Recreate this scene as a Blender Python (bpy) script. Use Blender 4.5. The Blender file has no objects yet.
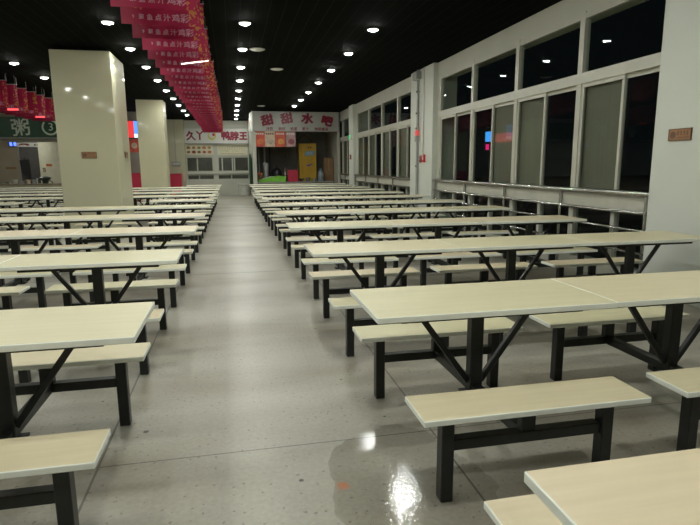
import bpy, bmesh, math, random
from mathutils import Vector, Matrix, noise
random.seed(7)
S = bpy.context.scene
COL = S.collection
PI = math.pi

# ------------------------------------------------------------------ materials
def mat(name):
    m = bpy.data.materials.new(name); m.use_nodes = True
    nt = m.node_tree; b = nt.nodes['Principled BSDF']
    return m, nt, b

def node(nt, t, **kw):
    n = nt.nodes.new(t)
    for k, v in kw.items():
        if k in n.inputs.keys(): n.inputs[k].default_value = v
        else: setattr(n, k, v)
    return n

def surf(name, col, rough=.5, metal=0., var=.12, scale=6., coat=0., bump=0., spec=.5, stretch=(1, 1, 1)):
    """Principled surface with a gentle noise in colour and gloss."""
    m, nt, b = mat(name); L = nt.links
    tc = node(nt, 'ShaderNodeTexCoord'); mp = node(nt, 'ShaderNodeMapping'); mp.inputs['Scale'].default_value = stretch
    L.new(tc.outputs['Object'], mp.inputs['Vector'])
    nz = node(nt, 'ShaderNodeTexNoise', Scale=scale, Detail=4.)
    L.new(mp.outputs[0], nz.inputs['Vector'])
    r = node(nt, 'ShaderNodeValToRGB')
    r.color_ramp.elements[0].position = .3; r.color_ramp.elements[1].position = .7
    lo = [c * (1 - var) for c in col]; hi = [min(1, c * (1 + var)) for c in col]
    r.color_ramp.elements[0].color = (*lo, 1); r.color_ramp.elements[1].color = (*hi, 1)
    L.new(nz.outputs['Fac'], r.inputs['Fac']); L.new(r.outputs[0], b.inputs['Base Color'])
    b.inputs['Roughness'].default_value = rough; b.inputs['Metallic'].default_value = metal
    b.inputs['Specular IOR Level'].default_value = spec
    b.inputs['Coat Weight'].default_value = coat; b.inputs['Coat Roughness'].default_value = .05
    if bump:
        bp = node(nt, 'ShaderNodeBump', Strength=bump, Distance=.01)
        L.new(nz.outputs['Fac'], bp.inputs['Height']); L.new(bp.outputs[0], b.inputs['Normal'])
    return m

def glow(name, col, strength, base=None):
    m, nt, b = mat(name)
    b.inputs['Base Color'].default_value = (*(base or col), 1)
    b.inputs['Emission Color'].default_value = (*col, 1); b.inputs['Emission Strength'].default_value = strength
    nz = node(nt, 'ShaderNodeTexNoise', Scale=20.)
    return m

def laminate():
    m, nt, b = mat('cream_laminate'); L = nt.links
    tc = node(nt, 'ShaderNodeTexCoord'); mp = node(nt, 'ShaderNodeMapping'); mp.inputs['Scale'].default_value = (1.2, 16, 16)
    oi = node(nt, 'ShaderNodeObjectInfo')
    add = node(nt, 'ShaderNodeVectorMath', operation='ADD')
    L.new(tc.outputs['Object'], add.inputs[0])
    ml = node(nt, 'ShaderNodeMath', operation='MULTIPLY'); ml.inputs[1].default_value = 37.
    L.new(oi.outputs['Random'], ml.inputs[0]); L.new(ml.outputs[0], add.inputs[1])
    L.new(add.outputs[0], mp.inputs['Vector'])
    nz = node(nt, 'ShaderNodeTexNoise', Scale=2.2, Detail=6.); L.new(mp.outputs[0], nz.inputs['Vector'])
    r = node(nt, 'ShaderNodeValToRGB')
    r.color_ramp.elements[0].position = .3; r.color_ramp.elements[1].position = .72
    r.color_ramp.elements[0].color = (.60, .535, .36, 1); r.color_ramp.elements[1].color = (.65, .585, .405, 1)
    L.new(nz.outputs['Fac'], r.inputs['Fac'])
    tint = node(nt, 'ShaderNodeMix', data_type='RGBA', blend_type='MULTIPLY'); tint.inputs[0].default_value = 1.
    tr = node(nt, 'ShaderNodeValToRGB'); tr.color_ramp.elements[0].color = (.96, 1., .93, 1); tr.color_ramp.elements[1].color = (1.06, 1., .99, 1)
    L.new(oi.outputs['Random'], tr.inputs[0]); L.new(r.outputs[0], tint.inputs[6]); L.new(tr.outputs[0], tint.inputs[7])
    L.new(tint.outputs[2], b.inputs['Base Color'])
    b.inputs['Roughness'].default_value = .42
    return m

def floor_mat():
    m, nt, b = mat('polished_terrazzo'); L = nt.links
    tc = node(nt, 'ShaderNodeTexCoord'); P = tc.outputs['Object']
    def noise_(sc, det=4.): 
        n = node(nt, 'ShaderNodeTexNoise', Scale=sc, Detail=det); L.new(P, n.inputs['Vector']); return n.outputs['Fac']
    def ramp(f, p0, c0, p1, c1):
        r = node(nt, 'ShaderNodeValToRGB'); e = r.color_ramp.elements
        e[0].position = p0; e[0].color = (*c0, 1); e[1].position = p1; e[1].color = (*c1, 1)
        L.new(f, r.inputs['Fac']); return r.outputs[0]
    def math_(op, a, bb=None):
        n = node(nt, 'ShaderNodeMath', operation=op)
        for i, x in enumerate((a, bb)):
            if x is None: continue
            if isinstance(x, (int, float)): n.inputs[i].default_value = x
            else: L.new(x, n.inputs[i])
        return n.outputs[0]
    def mix(f, a, bb, mode='MIX'):
        n = node(nt, 'ShaderNodeMix', data_type='RGBA', blend_type=mode)
        if isinstance(f, (int, float)): n.inputs[0].default_value = f
        else: L.new(f, n.inputs[0])
        for i, x in ((6, a), (7, bb)):
            if isinstance(x, tuple): n.inputs[i].default_value = (*x, 1)
            else: L.new(x, n.inputs[i])
        return n.outputs[2]
    base = ramp(noise_(.9, 6.), .32, (.35, .332, .275), .68, (.43, .412, .348))
    fine = ramp(noise_(42., 3.), .3, (.90, .90, .90), .7, (1.06, 1.06, 1.06))
    base = mix(1., base, fine, 'MULTIPLY')
    # broad dingy wear bands across the walkway
    mpw = node(nt, 'ShaderNodeMapping'); mpw.inputs['Scale'].default_value = (.35, 1.1, 1); L.new(P, mpw.inputs[0])
    nw = node(nt, 'ShaderNodeTexNoise', Scale=1.1, Detail=3.); L.new(mpw.outputs[0], nw.inputs['Vector'])
    base = mix(1., base, ramp(nw.outputs['Fac'], .36, (.76, .72, .67), .58, (1., 1., 1.)), 'MULTIPLY')
    # dark aggregate chips
    v = node(nt, 'ShaderNodeTexVoronoi', voronoi_dimensions='2D', Scale=24.); 
    wv = node(nt, 'ShaderNodeVectorMath', operation='MULTIPLY_ADD'); wn3 = node(nt, 'ShaderNodeTexNoise', Scale=60., Detail=1.); L.new(P, wn3.inputs['Vector'])
    L.new(wn3.outputs['Color'], wv.inputs[0]); wv.inputs[1].default_value = (.02, .02, .02); L.new(P, wv.inputs[2]); L.new(wv.outputs[0], v.inputs['Vector'])
    vs_ = node(nt, 'ShaderNodeSeparateColor'); L.new(v.outputs['Color'], vs_.inputs[0])
    thr = math_('MULTIPLY', math_('MAXIMUM', math_('SUBTRACT', vs_.outputs[0], .60), 0.), .42)
    spk = math_('LESS_THAN', v.outputs['Distance'], thr)
    base = mix(math_('MULTIPLY', spk, .5), base, (.085, .075, .062))
    v2 = node(nt, 'ShaderNodeTexVoronoi', voronoi_dimensions='2D', Scale=1.7); L.new(P, v2.inputs['Vector'])
    v2c = node(nt, 'ShaderNodeSeparateColor'); L.new(v2.outputs['Color'], v2c.inputs[0])
    big = math_('LESS_THAN', v2.outputs['Distance'], math_('MULTIPLY', math_('MAXIMUM', math_('SUBTRACT', v2c.outputs[1], .55), 0.), .06))
    base = mix(math_('MULTIPLY', big, .85), base, (.03, .028, .025))
    # slab joints (real thin grooves, filled dark)
    sx = node(nt, 'ShaderNodeSeparateXYZ'); L.new(P, sx.inputs[0])
    X, Y = sx.outputs['X'], sx.outputs['Y']
    lines = None
    for x0 in (1.0, -.69, 2.9, -3.3, -6.2):
        l = math_('LESS_THAN', math_('ABSOLUTE', math_('SUBTRACT', X, x0)), .0055)
        lines = l if lines is None else math_('MAXIMUM', lines, l)
    for y0 in (2.6, 7.4, 12.4, 17.2, 22.2):
        l = math_('LESS_THAN', math_('ABSOLUTE', math_('SUBTRACT', Y, y0)), .004 if y0 < 3 else .012)
        lines = math_('MAXIMUM', lines, l)
    base = mix(math_('MULTIPLY', lines, .7), base, (.05, .046, .04))
    # damp patch in the aisle
    wn = math_('MULTIPLY', math_('SUBTRACT', noise_(3.2, 3.), .5), .55)
    dx = math_('DIVIDE', math_('SUBTRACT', X, .74), .38); dy = math_('DIVIDE', math_('SUBTRACT', Y, 2.12), .62)
    d = math_('ADD', math_('SQRT', math_('ADD', math_('MULTIPLY', dx, dx), math_('MULTIPLY', dy, dy))), wn)
    wet = ramp(d, .86, (1, 1, 1), .98, (0, 0, 0))
    base = mix(math_('MULTIPLY', wet, .20), base, (.13, .12, .10))
    # small rust stain
    rx = math_('SUBTRACT', X, .425); ry = math_('SUBTRACT', Y, 2.19)
    rd = math_('ADD', math_('SQRT', math_('ADD', math_('MULTIPLY', rx, rx), math_('MULTIPLY', ry, ry))), math_('MULTIPLY', math_('SUBTRACT', noise_(30.), .5), .07))
    rust = ramp(rd, .006, (1, 1, 1), .034, (0, 0, 0))
    base = mix(math_('MULTIPLY', rust, .85), base, (.55, .16, .05))
    L.new(base, b.inputs['Base Color'])
    # polish, wetter patch is much glossier
    rg = ramp(noise_(1.6, 5.), .3, (.33, .33, .33), .7, (.46, .46, .46))
    bw = node(nt, 'ShaderNodeRGBToBW'); L.new(rg, bw.inputs[0])
    ww = node(nt, 'ShaderNodeRGBToBW'); L.new(wet, ww.inputs[0])
    mx = node(nt, 'ShaderNodeMix'); L.new(ww.outputs[0], mx.inputs[0]); L.new(bw.outputs[0], mx.inputs[2]); mx.inputs[3].default_value = .06
    L.new(mx.outputs[0], b.inputs['Roughness'])
    bp = node(nt, 'ShaderNodeBump', Strength=.25, Distance=.003); L.new(noise_(60., 2.), bp.inputs['Height'])
    L.new(bp.outputs[0], b.inputs['Normal'])
    return m

def ceiling_mat():
    m, nt, b = mat('black_slat_ceiling'); L = nt.links
    tc = node(nt, 'ShaderNodeTexCoord'); sx = node(nt, 'ShaderNodeSeparateXYZ'); L.new(tc.outputs['Object'], sx.inputs[0])
    def math_(op, a, bb):
        n = node(nt, 'ShaderNodeMath', operation=op)
        for i, x in enumerate((a, bb)):
            if isinstance(x, (int, float)): n.inputs[i].default_value = x
            else: L.new(x, n.inputs[i])
        return n.outputs[0]
    f = math_('FRACT', math_('DIVIDE', sx.outputs['X'], .21), 0)
    edge = math_('LESS_THAN', f, .05)
    mix = node(nt, 'ShaderNodeMix', data_type='RGBA'); L.new(edge, mix.inputs[0])
    mix.inputs[6].default_value = (.0022, .0036, .0028, 1); mix.inputs[7].default_value = (.016, .020, .017, 1)
    L.new(mix.outputs[2], b.inputs['Base Color']); b.inputs['Roughness'].default_value = .9
    b.inputs['Specular IOR Level'].default_value = .04
    return m

def glass_mat():
    m, nt, b = mat('window_glass'); L = nt.links
    out = nt.nodes['Material Output']; nt.nodes.remove(b)
    tr = node(nt, 'ShaderNodeBsdfTransparent'); tr.inputs[0].default_value = (.86, .90, .88, 1)
    gl = node(nt, 'ShaderNodeBsdfGlossy'); gl.inputs['Roughness'].default_value = .015; gl.inputs[0].default_value = (.55, .60, .58, 1)
    fr = node(nt, 'ShaderNodeFresnel', IOR=1.36); mx = node(nt, 'ShaderNodeMixShader')
    
    ge = node(nt, 'ShaderNodeNewGeometry'); fb = node(nt, 'ShaderNodeMath', operation='SUBTRACT'); fb.inputs[0].default_value = 1.
    L.new(ge.outputs['Backfacing'], fb.inputs[1]); fm = node(nt, 'ShaderNodeMath', operation='MULTIPLY')
    L.new(fr.outputs[0], fm.inputs[0]); L.new(fb.outputs[0], fm.inputs[1])
    L.new(fm.outputs[0], mx.inputs[0]); L.new(tr.outputs[0], mx.inputs[1]); L.new(gl.outputs[0], mx.inputs[2]); L.new(mx.outputs[0], out.inputs[0])
    return m

def screen_mat():
    m, nt, b = mat('insect_screen'); L = nt.links
    out = nt.nodes['Material Output']
    b.inputs['Base Color'].default_value = (.27, .24, .185, 1); b.inputs['Roughness'].default_value = .55
    tr = node(nt, 'ShaderNodeBsdfTransparent'); mx = node(nt, 'ShaderNodeMixShader')
    tc = node(nt, 'ShaderNodeTexCoord'); w = node(nt, 'ShaderNodeTexNoise', Scale=9., Detail=3.)
    mp = node(nt, 'ShaderNodeMapping'); mp.inputs['Scale'].default_value = (1, 4, .1)
    L.new(tc.outputs['Object'], mp.inputs[0]); L.new(mp.outputs[0], w.inputs['Vector'])
    r = node(nt, 'ShaderNodeMapRange'); r.inputs[3].default_value = .64; r.inputs[4].default_value = .84
    L.new(w.outputs['Fac'], r.inputs[0]); L.new(r.outputs[0], mx.inputs[0])
    L.new(tr.outputs[0], mx.inputs[1]); L.new(b.outputs[0], mx.inputs[2]); L.new(mx.outputs[0], out.inputs[0])
    return m

def banner_mat():
    """crimson cloth with a printed gold floral band at its right end and a small gold flourish top left"""
    m, nt, b = mat('crimson_banner_cloth'); L = nt.links
    tc = node(nt, 'ShaderNodeTexCoord'); sx = node(nt, 'ShaderNodeSeparateXYZ'); L.new(tc.outputs['Object'], sx.inputs[0])
    oi = node(nt, 'ShaderNodeObjectInfo')
    add = node(nt, 'ShaderNodeVectorMath', operation='ADD'); L.new(tc.outputs['Object'], add.inputs[0])
    def math_(op, a, bb=0.):
        n = node(nt, 'ShaderNodeMath', operation=op)
        for i, x in enumerate((a, bb)):
            if isinstance(x, (int, float)): n.inputs[i].default_value = x
            else: L.new(x, n.inputs[i])
        return n.outputs[0]
    L.new(math_('MULTIPLY', oi.outputs['Random'], 31.), add.inputs[1])
    nz = node(nt, 'ShaderNodeTexNoise', Scale=22., Detail=3.); L.new(add.outputs[0], nz.inputs['Vector'])
    right = math_('GREATER_THAN', sx.outputs['X'], .315)
    left = math_('MULTIPLY', math_('MULTIPLY', math_('LESS_THAN', sx.outputs['X'], -.1), math_('GREATER_THAN', sx.outputs['X'], -.33)), math_('LESS_THAN', math_('ABSOLUTE', math_('ADD', sx.outputs['Z'], .43)), .035))
    z1 = math_('MULTIPLY', right, math_('GREATER_THAN', nz.outputs['Fac'], .55))
    z2 = math_('MULTIPLY', left, math_('GREATER_THAN', nz.outputs['Fac'], .6))
    g = math_('MAXIMUM', z1, z2)
    n2 = node(nt, 'ShaderNodeTexNoise', Scale=2.5); L.new(add.outputs[0], n2.inputs['Vector'])
    r = node(nt, 'ShaderNodeValToRGB'); r.color_ramp.elements[0].color = (.33, .013, .055, 1); r.color_ramp.elements[1].color = (.43, .018, .08, 1)
    L.new(n2.outputs['Fac'], r.inputs[0])
    mix = node(nt, 'ShaderNodeMix', data_type='RGBA'); L.new(math_('MULTIPLY', g, .55), mix.inputs[0]); L.new(r.outputs[0], mix.inputs[6]); mix.inputs[7].default_value = (.62, .36, .06, 1)
    L.new(mix.outputs[2], b.inputs['Base Color']); b.inputs['Roughness'].default_value = .45
    out = nt.nodes['Material Output']
    tl = node(nt, 'ShaderNodeBsdfTranslucent'); L.new(mix.outputs[2], tl.inputs[0])
    ms = node(nt, 'ShaderNodeMixShader'); ms.inputs[0].default_value = .45
    L.new(b.outputs[0], ms.inputs[1]); L.new(tl.outputs[0], ms.inputs[2]); L.new(ms.outputs[0], out.inputs[0])
    return m

LAM = laminate()
EDGE = surf('white_edge_band', (.86, .88, .80), .4, var=.04)
BLACK = surf('black_painted_steel', (.012, .013, .013), .38, var=.3, scale=14, spec=.45)
FLOOR = floor_mat(); CEIL = ceiling_mat(); GLASS = glass_mat(); SCREEN = screen_mat(); BANNER = banner_mat()
WALLW = surf('white_wall_paint', (.51, .51, .44), .5, var=.04, scale=1.5)
PILW = surf('gloss_cream_pillar_paint', (.535, .515, .365), .55, var=.04, scale=1.2, coat=.4, spec=.08)
PILR = surf('gloss_white_pillar_paint', (.64, .66, .60), .5, var=.03, scale=1.2, spec=.3)
FRAME = surf('white_window_frame', (.50, .49, .42), .35, var=.05)
STEEL = surf('brushed_stainless', (.50, .50, .48), .22, metal=1., var=.1, scale=30)
RINGM = surf('white_lamp_ring', (.7, .7, .7), .4, var=.03)
LENS = glow('lamp_lens', (.97, 1., .92), 325.)
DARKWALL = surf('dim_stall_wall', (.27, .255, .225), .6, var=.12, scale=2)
SIGNW = surf('white_sign_panel', (.60, .60, .56), .35, var=.03)
SIGNR = surf('crimson_sign_letter', (.22, .006, .03), .4, var=.1)
INK = surf('dark_red_print', (.20, .02, .03), .5)
GREEN = surf('deep_green_sign_panel', (.008, .055, .022), .4, var=.15)
PALE = surf('pale_sign_letter', (.55, .62, .52), .45, var=.05)
BRASS = surf('copper_plaque', (.36, .19, .10), .35, metal=.35, var=.15, scale=25)
ENGR = surf('plaque_engraving', (.16, .08, .045), .5)
BTEXT = surf('pale_pink_print', (.44, .20, .27), .5, var=.25, scale=18)
CREAMP = surf('cream_menu_print', (.64, .61, .44), .45, var=.04)
GREY = surf('grey_plastic', (.34, .35, .34), .45)
REDP = surf('red_painted_board', (.52, .02, .06), .4, var=.08)
YEL = surf('yellow_enamel', (.66, .40, .03), .35, var=.06)
BLUEP = surf('light_blue_print', (.20, .45, .60), .4)
CARD = surf('brown_cardboard', (.26, .15, .075), .7, var=.12)
LGREEN = surf('lime_green_plastic', (.20, .55, .05), .35, var=.15)
CURT = surf('dark_green_curtain', (.010, .075, .030), .7, var=.25, scale=20)
BLK = surf('black_plastic', (.012, .012, .014), .4)
TAN = surf('tan_stall_wall', (.30, .25, .18), .5, var=.1, scale=2)
ORANGE = surf('orange_print', (.62, .17, .05), .5, var=.3, scale=9)
PEACH = surf('cream_poster_print', (.62, .48, .36), .5, var=.2, scale=7)
MAUVE = surf('pink_poster_print', (.45, .27, .28), .5, var=.3, scale=6)
REDPOST = surf('scarlet_poster_print', (.60, .09, .06), .5, var=.3, scale=7)
OUTG = surf('night_asphalt', (.03, .03, .03), .8)

# ------------------------------------------------------------------ mesh helpers
class MB:
    def __init__(s): s.bm = bmesh.new()
    def _xf(s, vs, M): bmesh.ops.transform(s.bm, matrix=M, verts=vs)
    def box(s, x0, x1, y0, y1, z0, z1, bev=0., mi=0, seg=1):
        r = bmesh.ops.create_cube(s.bm, size=1.)['verts']
        s._xf(r, Matrix.Translation(((x0+x1)/2, (y0+y1)/2, (z0+z1)/2)) @ Matrix.Diagonal((x1-x0, y1-y0, z1-z0, 1)))
        if bev:
            es = list({e for v in r for e in v.link_edges})
            bmesh.ops.bevel(s.bm, geom=es, offset=bev, segments=seg, affect='EDGES', profile=.5)
        elif mi:
            for f in {f for v in r for f in v.link_faces}: f.material_index = mi
        return s
    def bar(s, a, b, w, h=None, bev=0.):
        """square-section bar from a to b (w across, h in the other direction)"""
        a, b = Vector(a), Vector(b); h = h or w; d = b - a
        up = Vector((0, 0, 1)) if abs(d.normalized().z) < .95 else Vector((0, 1, 0))
        x = d.cross(up).normalized(); z = x.cross(d).normalized(); y = d.normalized()
        M = Matrix((x, y, z)).transposed().to_4x4(); M.translation = (a + b) / 2
        r = bmesh.ops.create_cube(s.bm, size=1.)['verts']
        s._xf(r, M @ Matrix.Diagonal((w, d.length, h, 1)))
        if bev: bmesh.ops.bevel(s.bm, geom=list({e for v in r for e in v.link_edges}), offset=bev, segments=1, affect='EDGES')
        return s
    def tube(s, a, b, r, n=12):
        a, b = Vector(a), Vector(b); d = b - a
        M = d.to_track_quat('Z', 'Y').to_matrix().to_4x4(); M.translation = (a + b) / 2
        q = bmesh.ops.create_cone(s.bm, cap_ends=True, segments=n, radius1=r, radius2=r, depth=d.length)['verts']
        s._xf(q, M); return s
    def lathe(s, prof, n=24, c=(0, 0, 0), caps=True):
        rings = []
        for r, z in prof:
            if r < 1e-5: rings.append([s.bm.verts.new((c[0], c[1], c[2] + z))])
            else: rings.append([s.bm.verts.new((c[0] + r*math.cos(2*PI*k/n), c[1] + r*math.sin(2*PI*k/n), c[2] + z)) for k in range(n)])
        for A, B in zip(rings, rings[1:]):
            for k in range(n):
                k2 = (k+1) % n
                vs = [A[k % len(A)], A[k2 % len(A)], B[k2 % len(B)], B[k % len(B)]]
                u = []
                for v in vs:
                    if v not in u: u.append(v)
                if len(u) > 2: s.bm.faces.new(u)
        return s
    def prism(s, pts, y0, y1):
        """outline of (x, z) points pushed from y0 to y1"""
        A = [s.bm.verts.new((x, y0, z)) for x, z in pts]; B = [s.bm.verts.new((x, y1, z)) for x, z in pts]
        s.bm.faces.new(A); s.bm.faces.new(B[::-1])
        for k in range(len(pts)):
            k2 = (k+1) % len(pts); s.bm.faces.new((A[k2], A[k], B[k], B[k2]))
        return s
    def build(s, name, mats, parent=None, smooth=False, loc=None):
        bmesh.ops.recalc_face_normals(s.bm, faces=s.bm.faces)
        me = bpy.data.meshes.new(name); s.bm.to_mesh(me); s.bm.free()
        for m in (mats if isinstance(mats, (list, tuple)) else [mats]): me.materials.append(m)
        if smooth:
            for p in me.polygons: p.use_smooth = True
            try: me.set_sharp_from_angle(angle=math.radians(40))
            except Exception: pass
        o = bpy.data.objects.new(name, me); COL.objects.link(o)
        if loc: o.location = loc
        if parent: o.parent = parent
        return o

def tag(o, label, cat, group=None):
    o['label'] = label; o['category'] = cat
    if group: o['group'] = group
    return o
def thing(name, label, cat, loc=(0, 0, 0), group=None, rz=0.):
    o = bpy.data.objects.new(name, None); o.empty_display_size = .1; COL.objects.link(o)
    o.location = loc; o.rotation_euler = (0, 0, rz); return tag(o, label, cat, group)
def struct(o, label=None):
    o['kind'] = 'structure'
    if label: o['label'] = label
    return o
def copy_tree(o, parent=None):
    c = o.copy(); COL.objects.link(c)
    if parent: c.parent = parent
    for ch in list(o.children): copy_tree(ch, c)
    return c

_txt = {}
def text_mesh(s, size, ext=.004, bold=0.):
    """a text as a mesh standing in the XZ plane, facing -Y, centred on its box"""
    k = (s, size, ext, bold)
    if k in _txt: return _txt[k]
    cu = bpy.data.curves.new('lettering', 'FONT'); cu.body = s; cu.size = size; cu.extrude = ext
    cu.align_x = 'CENTER'; cu.align_y = 'CENTER'; cu.resolution_u = 2
    o = bpy.data.objects.new('lettering', cu); COL.objects.link(o)
    bpy.context.view_layer.update()
    dg = bpy.context.evaluated_depsgraph_get()
    me = bpy.data.meshes.new_from_object(o.evaluated_get(dg))
    bpy.data.objects.remove(o)
    xs = [v.co.x for v in me.vertices]; ys = [v.co.y for v in me.vertices]
    if xs:
        cx, cy = (min(xs)+max(xs))/2, (min(ys)+max(ys))/2
        for v in me.vertices: v.co = Vector((v.co.x - cx, -v.co.z, v.co.y - cy))
    if bold:
        bm = bmesh.new()
        for dx, dz in ((-bold, 0), (bold, 0), (0, -bold), (0, bold)):
            n0 = len(bm.verts); bm.from_mesh(me); bm.verts.ensure_lookup_table()
            bmesh.ops.translate(bm, vec=(dx, (dx*.03 + dz*.05), dz), verts=bm.verts[n0:])
        bm.to_mesh(me); bm.free()
    _txt[k] = me
    return me
def text(name, s, size, m, parent, loc, ext=.004, bold=0., rz=0., tilt=0., sx=1.):
    me = text_mesh(s, size, ext, bold).copy(); me.name = name
    me.materials.clear(); me.materials.append(m)
    o = bpy.data.objects.new(name, me); COL.objects.link(o)
    o.parent = parent; o.location = loc; o.rotation_euler = (0, tilt, rz); o.scale.x = sx
    return o

# ------------------------------------------------------------------ room shell
H = 3.66
XL, XR, YB, YF = -10.6, 4.95, -2.6, 30.4
struct(MB().box(XL, XR, YB, YF, -.1, 0).build('floor', FLOOR))
struct(MB().box(XL, XR + .3, YB, YF, H, H + .12).build('ceiling', CEIL))
struct(MB().box(XL - .2, XL, YB, YF, 0, H).build('wall_left', WALLW))
struct(MB().box(XL, XR, YB - .2, YB, 0, H).build('wall_back', WALLW))
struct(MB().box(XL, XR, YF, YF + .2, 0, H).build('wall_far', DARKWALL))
# right-hand wall: beam over the windows and a low curb under them
struct(MB().box(4.585, 4.95, YB, YF, 3.34, H).box(4.585, 4.95, 11.74, 12.06, .0, 3.34).box(4.585, 4.95, 19.96, 20.46, .0, 3.34).build('wall_right', WALLW))
struct(MB().box(4.575, 4.95, YB, YF, 0, .12).build('baseboard_right', WALLW))
struct(MB().box(5.3, 60, -20, 70, -.35, -.25).build('ground', OUTG), 'dark ground outside the windows')

def pillar(x0, x1, y0, y1, m, label, gap=0.):
    if gap: struct(MB().box(x0 + .06, x1 - .06, y0 + .06, y1 - .06, H - gap - .01, H).build('pillar_neck', CEIL), 'black recess where the pillar meets the ceiling')
    return struct(MB().box(x0, x1, y0, y1, 0, H - gap, bev=.012, seg=2).build('pillar', m), label)
pillar(-3.25, -2.18, 11.6, 12.95, PILW, 'nearest cream pillar on the left', .06)
pillar(-3.07, -2.2, 19.98, 20.8, PILW, 'second cream pillar on the left')
P3 = pillar(-3.25, -2.2, 28.0, 29.4, PILW, 'far cream pillar beside the snack stall')
COLS = ((3.53, 5.2), (11.95, 13.52), (20.28, 21.05))
for i, (a, b) in enumerate(COLS):
    pillar(4.47, 4.95, a, b, PILR, ('nearest', 'middle', 'farthest')[i] + ' white pillar on the window wall')

# ------------------------------------------------------------------ windows of the right wall
def window(n, y0, y1, npan, screens):
    """npan bays; each one fixed pane above and two sliding leaves below"""
    root = bpy.data.objects.new('window_%d' % n, None); COL.objects.link(root); root.location = (4.60, 0, 0); struct(root)
    f = MB(); x0, x1 = -.03, .05
    f.box(x0, x1, y0, y1, 3.28, 3.35); f.box(x0, x1, y0, y1, .12, .17)
    f.box(x0 - .01, x1, y0, y1, 2.465, 2.60)                         # transom
    f.box(x0 - .02, x1, y0, y1, .845, 1.04)                          # broad sill rail
    w = (y1 - y0) / npan
    for k in range(npan + 1):
        y = y0 + k*w; a, b = max(y0, y - .05), min(y1, y + .05)
        f.box(x0 - .004, x1, a, b, .12, 3.37)
    for k in range(npan): f.box(x0 + .004, x1 - .004, y0 + (k+.5)*w - .035, y0 + (k+.5)*w + .035, .12, .85)
    f.build('window_frame', FRAME, root)
    for k in range(npan):
        a, b = y0 + k*w + .05, y0 + (k+1)*w - .05; mid = (a + b) / 2
        MB().box(.012, .018, a, b, 2.60, 3.28).build('pane', GLASS, root)
        for q, (c, d) in enumerate(((a, mid + .03), (mid - .03, b))):
            dx = 0. if q else .03
            lf = MB()
            for yy in (c, d - .045): lf.box(-.02 + dx, .005 + dx, yy, yy + .045, 1.03, 2.465)
            lf.box(-.018 + dx, .003 + dx, c + .045, d - .045, 2.415, 2.465); lf.box(-.018 + dx, .003 + dx, c + .045, d - .045, 1.03, 1.08)
            le = lf.build('sliding_leaf', FRAME, root)
            MB().box(-.009 + dx, -.004 + dx, c + .045, d - .045, 1.08, 2.415).build('leaf_pane', GLASS, le)
        MB().box(.012, .018, a, b, .17, .83).build('pane', GLASS, root)
        sc = screens[k]
        if sc:
            c, d = (a, mid) if sc == 1 else (mid, b)
            MB().box(.038, .041, c + .02, d - .02, 1.05, 2.45).build('insect_screen', SCREEN, root)
# from near (k = 0) to far; 1 = screen on the nearer leaf, 2 = on the farther leaf
window(1, 5.05, 11.76, 4, (2, 2, 1, 0))
window(2, 13.30, 19.98, 4, (2, 2, 2, 2))
window(3, 21.1, 27.8, 4, (2, 1, 2, 1))
window(4, -2.58, 3.6, 4, (0, 1, 2, 0))

def railing(y0, y1, label):
    r = thing('handrail', label, 'railing', (4.525, 0, 0), 'steel railings along the windows')
    for z, rad, nm in ((1.08, .034, 'top_rail'), (.86, .02, 'middle_rail'), (.66, .016, 'lower_rail'), (.40, .016, 'lower_rail')):
        MB().tube((0, y0 + .003, z), (0, y1 - .003, z), rad, 14).build(nm, STEEL, r, smooth=True)
    n = max(2, round((y1 - y0) / 1.66))
    for k in range(n + 1):
        y = y0 + .08 + (y1 - y0 - .16) * k / n
        p = MB().tube((0, y, .012), (0, y, 1.06), .022, 14).build('post', STEEL, r, smooth=True)
        MB().lathe(((.001, 0), (.055, 0), (.055, .008), (.03, .016), (.001, .016)), 16, (0, y, 0)).build('base_flange', STEEL, p, smooth=True)
        if 0 < k < n: MB().box(-.004, .048, y - .014, y + .014, .95, 1.0).build('wall_bracket', STEEL, p)
railing(5.2, 11.95, 'stainless steel railing along the nearest windows')
railing(13.52, 20.28, 'stainless steel railing along the windows between middle and farthest pillars')
railing(21.05, 23.1, 'short stainless railing at the far windows beside the drinks kiosk')

# ------------------------------------------------------------------ canteen table with two fixed benches
def board(x, y, z0, z1):
    """laminate board with a white edge band"""
    m = MB(); m.box(-x, x, -y, y, z0, z1, bev=.003)
    for f in m.bm.faces: f.normal_update(); f.material_index = 1 if abs(f.normal.z) < .9 else 0
    return m
HB = .4235
def make_unit():
    r = thing('canteen_table', 'x', 'canteen table')
    board(.612, .297, .722, .75).build('tabletop', [LAM, EDGE], r)
    f = MB()
    for y in (-.2, .2): f.bar((-.46, y, .707), (.46, y, .707), .03, .03)
    for x in (-.46, 0, .46): f.bar((x, -.215, .707), (x, .215, .707), .03, .029)
    f.build('underframe', BLACK, r)
    MB().bar((0, 0, .226), (0, 0, .693), .07, .06, bev=.004).build('post', BLACK, r)
    for s in (-1, 1):
        MB().bar((s*.035, 0, .285), (s*.33, 0, .693), .03, .03, bev=.003).build('brace', BLACK, r)
    MB().bar((0, -.51, .25), (0, .51, .25), .052, .05, bev=.003).box(-.065, .065, -.05, .05, .216, .226).build('crossbeam', BLACK, r)
    for s in (-1, 1):
        y = s*.5375
        o = board(.519, .127, HB - .026, HB).build('seat', [LAM, EDGE], r, loc=(0, y, 0))
        for q in (-1, 1):
            MB().box(-.028, .028, -.03, .03, 0, HB - .026, bev=.004).build('leg', BLACK, r, loc=(q*.380, y - .012, 0))
        MB().bar((-.352, 0, .25), (.352, 0, .25), .052, .05, bev=.003).build('stretcher', BLACK, r, loc=(0, y, 0))
        MB().box(-.033, .033, -.02, .02, .275, HB - .026).build('seat_support', BLACK, r, loc=(0, y, 0))
    return r
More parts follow.
